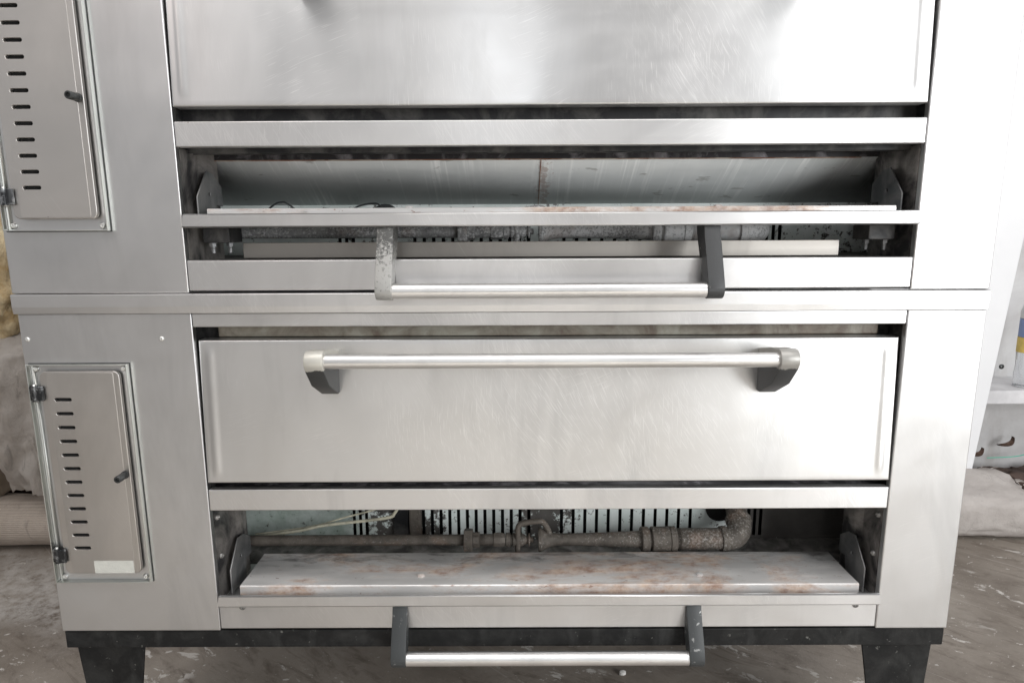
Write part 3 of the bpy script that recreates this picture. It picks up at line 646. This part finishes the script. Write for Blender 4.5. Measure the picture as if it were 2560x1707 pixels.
        c1 = MB(); c1.lathe([(0, 0.036), (0.006, 0.036), (0.010, 0.030)], (-0.295, 0.215, 0.018), (0, -1, 0), 24); c1.build('cable_clip', 'cable_black', D)
    else:
        flap(D, -0.8234, -0.7965, ('bracket_grey', 'bracket_grey'), 0.0155)
        c1 = MB(); c1.tube(smooth_path([(-0.665, 0.22, -0.775), (-0.55, 0.22, -0.7580), (-0.48, 0.22, -0.7430), (-0.33, 0.225, -0.7270), (-0.305, 0.23, -0.715), (-0.292, 0.24, -0.690)]), 0.0040, 8); c1.build('cable', 'cable_white', D)
        c1 = MB(); c1.tube(smooth_path([(-0.665, 0.23, -0.772), (-0.52, 0.23, -0.7510), (-0.43, 0.23, -0.7260), (-0.35, 0.24, -0.7080), (-0.30, 0.25, -0.69)]), 0.0022, 8); c1.build('cable', 'cable_white', D)
    return D

up = deck('deck_oven', 'upper stainless deck oven whose burner flap sits halfway up its opening', -0.129, 0.0, -0.0057, True)
lo = deck('deck_oven', 'lower stainless deck oven with rust-stained deflector plate, standing on black base', -0.887, -DK, 0.0, False)
# belt moulding between the decks belongs to the lower deck's top edge
p = MB()
p.prism([(0.010, -0.1702), (-0.0040, -0.1702), (-0.0058, -0.1560), (-0.0058, -0.1318), (-0.0050, -0.1306), (0.012, -0.1300), (0.0145, -0.1500)], 'x', -1.0215, 0.9655, 0.0006)
p.build('belt_moulding', 'rail', lo, angle=20)

# stand
ST = thing('oven_stand', 'black painted iron base frame and tapered legs under the lower oven', 'stand', (0, 0.4, 0))
p = MB(); p.box(-1.0140, 0.9630, 0.003, 0.012, -0.9312, -0.8885, 0.0025); p.box(-1.0140, 0.9630, 0.0122, 0.10, -0.8945, -0.8890)
p.box(-1.014, -1.006, 0.0122, 0.95, -0.9312, -0.8950); p.box(0.955, 0.963, 0.0122, 0.95, -0.9312, -0.8950); p.box(-1.0058, 0.9548, 0.94, 0.95, -0.9312, -0.8950)
p.build('base_frame', 'black', ST)
for s_, xa, xb in ((-1, -0.9950, -0.8420), (1, 0.7860, 0.9430)):
    for yf, dr in ((0.010, 1), (0.94, -1)):         # pressed angle legs: a tapered front plate and a tapered side plate
        zt, zb = -0.9315, -H; xo, xi = (xa, xb) if s_ < 0 else (xb, xa)
        o1, i1 = (xo + 0.030, xi - 0.055) if s_ < 0 else (xo - 0.020, xi + 0.066)
        m = MB(); m.prism([(xo, zt), (xi, zt), (i1, zb), (o1, zb)], 'y', yf, yf + dr * 0.006, 0.0015)
        g = MB(); ya = yf + dr * 0.0062
        g.prism([(ya, zt), (yf + dr * 0.14, zt), (yf + dr * 0.06, zb), (ya, zb)], 'x', 0.0, -s_ * 0.006, 0.0015)
        for v in g.bm.verts: v.co.x += xo + (o1 - xo) * (zt - v.co.z) / (zt - zb)
        t_ = bpy.data.meshes.new('tmp'); g.bm.to_mesh(t_); m.bm.from_mesh(t_); g.bm.free(); bpy.data.meshes.remove(t_)
        m.box(min(o1, i1) - 0.004, max(o1, i1) + 0.004, min(yf, yf + dr * 0.07), max(yf, yf + dr * 0.07), zb, zb + 0.006, 0.001)
        m.build('leg', 'black', ST)
#BACKGROUND
# ------------------------------------------------------------------ what shows past the oven's sides
def fbm(x, y, z, o=4): return mnoise.fractal(Vector((x, y, z)), 0.8, 2.1, o)
def wall_mat():
    t = NT('stained_plaster'); P = t.raw
    c = t.mix(t.mr(t.noise(P, 1.6, 7.0, 0.65, 0.5), 0.35, 0.65), (0.52, 0.505, 0.50), (0.74, 0.735, 0.735))
    c = t.mix(t.mr(t.noise(t.mp(P, (4, 4, 1)), 1.4, 6.0, 0.6), 0.55, 0.75, 0, 0.6), c, (0.36, 0.33, 0.30))
    return t.set(color=c, rough=0.8, normal=t.bump(t.noise(P, 20.0, 6.0), 0.3, 0.01))
MT['wall'] = wall_mat()
p = MB(); p.box(-4.5, 4.5, 1.86, 1.96, -H, 1.7); wl = p.build('wall', 'wall'); wl['kind'] = 'structure'

def insul_mat():
    t = NT('glass_wool'); P = t.raw
    c = t.mix(t.mr(t.noise(P, 7.0, 7.0, 0.7, 0.8), 0.35, 0.65), (0.66, 0.46, 0.22), (0.92, 0.80, 0.56))
    c = t.mix(t.mr(t.noise(t.mp(P, (1, 1, 1)), 3.0, 4.0), 0.5, 0.7, 0, 0.6), c, (0.86, 0.74, 0.62))
    return t.set(color=c, rough=0.95, normal=t.bump(t.noise(P, 45.0, 7.0, 0.75, 1.0), 0.9, 0.02))
MT['wool'] = insul_mat()
def cloth_mat(name, a, b, weave=0.0):
    t = NT(name); P = t.raw
    c = t.mix(t.mr(t.noise(P, 5.0, 7.0, 0.65, 0.7), 0.38, 0.66), a, b)
    c = t.mix(t.mr(t.noise(t.mp(P, (3, 3, 1)), 6.0, 5.0, 0.6, 1.2), 0.60, 0.72, 0, 0.5), c, tuple(x * 0.55 for x in b))
    n = t.bump(t.noise(P, 26.0, 7.0, 0.72), 0.6, 0.012)
    if weave:
        wv = t.n.new('ShaderNodeTexWave'); wv.wave_type = 'BANDS'; wv.bands_direction = 'Z'; t.l.new(t.mp(P, (0.12, 1, 1)), wv.inputs['Vector']); wv.inputs['Scale'].default_value = weave; wv.inputs['Distortion'].default_value = 0.6
        n = t.bump(wv.outputs['Fac'], 0.5, 0.003, n)
        c = t.mix(t.mr(wv.outputs['Fac'], 0.0, 0.5, 0.35, 0.0), c, tuple(x * 0.55 for x in a))
    return t.set(color=c, rough=0.9, normal=n)
MT['tarp'] = cloth_mat('dirty_white_tarp', (0.78, 0.73, 0.68), (0.56, 0.50, 0.445))
MT['canvas'] = cloth_mat('brown_canvas', (0.27, 0.22, 0.17), (0.18, 0.145, 0.11))
MT['carpet'] = cloth_mat('ribbed_carpet_backing', (0.50, 0.43, 0.37), (0.40, 0.335, 0.28), 38.0)
MT['felt'] = cloth_mat('grey_felt_carpet', (0.52, 0.48, 0.45), (0.42, 0.38, 0.355))
MT['board'] = plain('white_board_paint', (0.84, 0.84, 0.85), 0.45, 0.0, 0.03, 3.0, 0.05)
MT['ledge'] = plain('dusty_ledge', (0.72, 0.71, 0.72), 0.7, 0.0, 0.15, 9.0)
MT['blue'] = plain('blue_paint', (0.06, 0.12, 0.30), 0.5)
MT['wood'] = plain('dark_wood', (0.075, 0.05, 0.04), 0.8, 0.0, 0.5, 14.0)
MT['leaf'] = plain('dried_leaf', (0.20, 0.13, 0.10), 0.8, 0.0, 0.4, 30.0)
MT['green'] = plain('green_twine', (0.10, 0.55, 0.38), 0.5)
MT['yellow'] = plain('yellow_tape', (0.78, 0.58, 0.16), 0.5, 0.0, 0.2, 20.0)
MT['bluelabel'] = plain('blue_label', (0.26, 0.34, 0.58), 0.4)
MT['white'] = plain('white_plastic', (0.80, 0.80, 0.80), 0.4)
MT['pebble'] = plain('pale_pebble', (0.62, 0.60, 0.57), 0.7, 0.0, 0.3, 60.0)
tg_ = NT('clear_plastic'); MT['clear'] = tg_.set(color=(0.86, 0.88, 0.90), rough=0.12, trans=0.85)

def lump(name, mat, label, cat, c, r, amp, freq, nu=48, nv=28, sq=0.6, parent=None):
    """rounded block with a rumpled surface"""
    m = MB()
    def fn(u, v):
        th, ph = u * 2 * math.pi, (v - 0.5) * math.pi
        d = Vector((math.cos(ph) * math.cos(th), math.cos(ph) * math.sin(th), math.sin(ph)))
        d = Vector([math.copysign(abs(k) ** sq, k) for k in d])
        q = Vector((d.x * r[0], d.y * r[1], d.z * r[2]))
        k = 1 + amp * fbm(q.x * freq + c[0] * 3, q.y * freq + c[1], q.z * freq + c[2] * 5)
        return (c[0] + q.x * k, c[1] + q.y * k, max(-H + 0.001, c[2] + q.z * k))
    m.grid(fn, [i / nu for i in range(nu + 1)], [0.001 + 0.998 * j / nv for j in range(nv + 1)])
    bmesh.ops.remove_doubles(m.bm, verts=list(m.bm.verts), dist=1e-4)
    o = m.build(name, mat, parent, angle=180)
    if parent is None: tag(o, label, cat)
    return o
lump('insulation_batt', 'wool', 'yellow glass-wool insulation heap behind the upper oven, at the left edge', 'insulation', (-2.25, 1.40, -0.16), (0.48, 0.26, 0.30), 0.30, 5.0, 80, 56)
lump('canvas_bundle', 'canvas', 'brown canvas bundle beside the white tarp, at the left edge', 'bundle', (-2.37, 1.34, -0.80), (0.33, 0.24, 0.30), 0.16, 4.0)
p = MB()
def tarp_fn(u, v):
    x = -2.75 + 1.15 * u; z = -0.36 - 0.68 * v
    y = 1.13 + 0.10 * fbm(x * 4.0, z * 1.2, 3.1) + 0.05 * math.sin(x * 19 + z * 3.5) - 0.05 * math.sin(v * 3.1)
    y += 0.025 * fbm(x * 13, z * 5, 1.0)
    if v < 0.16: y += (0.16 - v) * 2.2
    z += 0.05 * fbm(x * 6, 0.3, 7.7) * v
    edge = max(0.0, (v - 0.25)) * 0.5
    if x < -2.04: y += 0.30 * min(1.0, (-2.04 - x) / 0.05) * min(1, max(0, v - 0.22) * 4)
    return (x, y, z)
p.grid(tarp_fn, [i / 90 for i in range(91)], [j / 60 for j in range(61)])
bmesh.ops.solidify(p.bm, geom=list(p.bm.faces), thickness=0.004)
tag(p.build('white_tarp', 'tarp', None, angle=180), 'dirty white tarpaulin hanging in folds under the yellow insulation', 'tarpaulin')
p = MB(); p.box(-3.2, -1.3, 1.42, 1.80, -H + 0.002, -0.98, 0.01); tag(p.build('dark_gap_box', 'wood'), 'dark box added for the shaded gap behind the ribbed carpet roll', 'box')  # dark box put in where the gap under the tarp is shaded
p = MB(); p.box(-2.8, -1.86, 1.72, 1.74, 0.02, 0.85, 0.004); tag(p.build('blue_board', 'blue'), 'blue board just showing above the yellow insulation', 'board')

def roll(name, mat, label, x0, x1, cy, rad, flat, seed):
    m = MB(); us = [x0 + (x1 - x0) * i / 40 for i in range(41)]; n = 36
    def fn(u, v):
        a = 2 * math.pi * v; k = 1 + 0.05 * fbm(u * 2.5 + seed, math.cos(a), math.sin(a) + seed)
        return (u + 0.012 * fbm(math.cos(a) * 6, math.sin(a) * 6, seed), cy + rad * 1.18 * math.cos(a) * k, max(-H + 0.001, -H + rad * flat + rad * flat * math.sin(a) * k))
    g = m.grid(fn, us, [j / n for j in range(n + 1)])
    bmesh.ops.remove_doubles(m.bm, verts=list(m.bm.verts), dist=1e-5)
    # spiral end: rings stepping inwards
    for e, s_ in ((x0, -1), (x1, 1)):
        rings = []
        for k, (sc_, dx_) in enumerate(((0.97, 0.0), (0.80, 0.006), (0.78, -0.02), (0.60, -0.018), (0.58, 0.003), (0.40, 0.0), (0.38, -0.03), (0.1, -0.03))):
            rings.append([m.bm.verts.new((e + s_ * dx_, cy + rad * 1.18 * sc_ * math.cos(2*math.pi*j/n), max(-H + 0.002, -H + rad * flat + rad * flat * sc_ * math.sin(2*math.pi*j/n)))) for j in range(n)])
        for a, b_ in zip(rings, rings[1:]):
            for j in range(n): m.bm.faces.new((a[j], a[(j+1) % n], b_[(j+1) % n], b_[j]))
        m.bm.faces.new(rings[-1])
    return tag(m.build(name, mat, None, angle=60), label, 'carpet', 'rolled carpets on the floor')
roll('carpet_roll', 'carpet', 'beige ribbed carpet roll lying on the floor left of the oven', -3.3, -1.25, 1.225, 0.100, 1.0, 1.3)
# folded felt carpet on the right: a flattened roll with a frayed end
m = MB(); n = 64
def felt(u, v):
    a = 2 * math.pi * v; x = 1.15 + u * 1.0
    cy_, sy_ = math.cos(a), math.sin(a)
    sq = lambda k: math.copysign(abs(k) ** 0.62, k)
    k = 1 + 0.06 * fbm(x * 3, cy_ * 1.3, sy_ * 1.3 + 4) + 0.03 * fbm(x * 14, cy_ * 5, sy_ * 5 + 4)
    return (x + 0.02 * u * fbm(cy_ * 5, sy_ * 5, 2.2), 1.345 + 0.185 * sq(cy_) * k, max(-H + 0.001, -H + 0.112 + 0.112 * sq(sy_) * k - 0.02 * (cy_ < 0) * max(0, sy_)))
m.grid(felt, [i / 90 for i in range(91)], [j / n for j in range(n + 1)])
bmesh.ops.remove_doubles(m.bm, verts=list(m.bm.verts), dist=1e-5)
be = [e for e in m.bm.edges if e.is_boundary]
bmesh.ops.holes_fill(m.bm, edges=be)
fc = m.build('carpet_roll', 'felt', None, angle=70); tag(fc, 'grey felt carpet folded on the floor right of the oven, its end frayed', 'carpet', 'rolled carpets on the floor')
m = MB()
for k in range(46):
    a = math.radians(random.uniform(-30, 190)); sq = lambda q: math.copysign(abs(q) ** 0.62, q)
    o = Vector((2.145 + random.uniform(-.01, .005), 1.345 + 0.185 * sq(math.cos(a)), max(-H + .004, -H + 0.112 + 0.110 * sq(math.sin(a)))))
    d = Vector((random.uniform(.015, .05), random.uniform(-.02, .02), random.uniform(-.02, .012)))
    m.tube([o, o + d * 0.5, o + d + Vector((0, 0, -0.006))], [0.0022, 0.0016, 0.0006], 4)
fr = m.build('fringe', 'felt', fc); fr['kind'] = 'stuff'

B = thing('white_board', 'white painted board leaning behind the right side of the oven', 'board', (1.6, 1.46, 0.22))
p = MB(); p.prism([(1.25, -1.10), (2.060, -1.10), (2.27, 1.2), (1.25, 1.2)], 'y', 1.44, 1.462, 0.002); p.build('panel', 'board', B)
p = MB(); p.lathe([(0, 0.011), (0.003, 0.011), (0.006, 0.007), (0.0062, 0.004), (0.002, 0.002)], (2.131, 1.4399, -0.611), (0, -1, 0), 14, cap=False); p.build('screw', 'knob', B)

p = MB(); p.box(2.02, 3.2, 1.58, 1.858, -0.822, -0.757, 0.006); tag(p.build('wall_ledge', 'ledge'), 'narrow white ledge on the wall at the right edge, below the bottle', 'ledge')
BT = thing('plastic_bottle', 'clear plastic bottle with blue label and yellow tape on the wall ledge', 'bottle', (2.42, 1.66, H - 0.757))
p = MB(); p.lathe([(0.0, 0.034), (0.004, 0.044), (0.06, 0.046), (0.10, 0.043), (0.16, 0.046), (0.33, 0.046), (0.38, 0.030), (0.40, 0.018), (0.44, 0.017)], (2.42, 1.66, -0.756), (0, 0, 1), 24); p.build('body', 'clear', BT)
p = MB(); p.lathe([(0.165, 0.0475), (0.236, 0.0475)], (2.42, 1.66, -0.756), (0, 0, 1), 24, cap=False); p.build('tape', 'yellow', BT)
p = MB(); p.lathe([(0.238, 0.0470), (0.322, 0.0470)], (2.42, 1.66, -0.756), (0, 0, 1), 24, cap=False); lb = p.build('label_band', 'bluelabel', BT)
p = MB(); p.lathe([(0.325, 0.0475), (0.36, 0.0470), (0.42, 0.0300), (0.4405, 0.0200)], (2.42, 1.66, -0.756), (0, 0, 1), 24, cap=False); p.build('cap', 'white', BT)
for k in range(5):
    p = MB(); zz = -0.756 + 0.248 + k * 0.015
    p.box(2.387 + 0.004 * (k % 2), 2.403 + 0.004 * (k % 2), 1.6165, 1.6215, zz, zz + 0.009, 0.002); p.build('label_mark', 'white', lb)

def leaf(x, y, z, L, a, label):
    m = MB(); pts = []
    def fn(u, v):
        w_ = 0.16 * L * math.sin(math.pi * min(1, u * 1.02)) ** 0.8; t_ = (v - 0.5) * 2
        lx, lz = u * L, t_ * w_
        return (x + lx * math.cos(a) - lz * math.sin(a), y - 0.02 * abs(t_) - 0.03 * math.sin(u * 3), z + lx * math.sin(a) + lz * math.cos(a))
    m.grid(fn, [i / 10 for i in range(11)], [j / 4 for j in range(5)]); bmesh.ops.solidify(m.bm, geom=list(m.bm.faces), thickness=0.002)
    tag(m.build('dried_leaf', 'leaf', None, angle=180), label, 'leaf', 'dried leaves against the wall')
leaf(2.30, 1.82, -1.150, 0.085, 0.45, 'brown dried leaf at the wall foot nearest the white board')
leaf(2.45, 1.82, -1.10, 0.085, 0.55, 'brown dried leaf at the wall foot beside the green twine')
p = MB(); p.tube(smooth_path([(2.40, 1.80, -1.165), (2.53, 1.78, -1.150), (2.64, 1.77, -1.12), (2.8, 1.76, -1.14)]), 0.0024, 8); tag(p.build('green_twine', 'green'), 'thin green twine against the wall foot at the right edge', 'twine')
lump('bark_piece', 'wood', 'dark brown piece of rotten wood on the floor behind the frayed carpet', 'wood', (2.60, 1.70, -1.245), (0.30, 0.10, 0.055), 0.35, 9.0)
lump('pebble', 'pebble', 'small pale pebble on the floor in front of the oven base', 'pebble', (0.315, 0.385, -1.292), (0.012, 0.010, 0.008), 0.3, 40.0, 14, 10, 0.9)
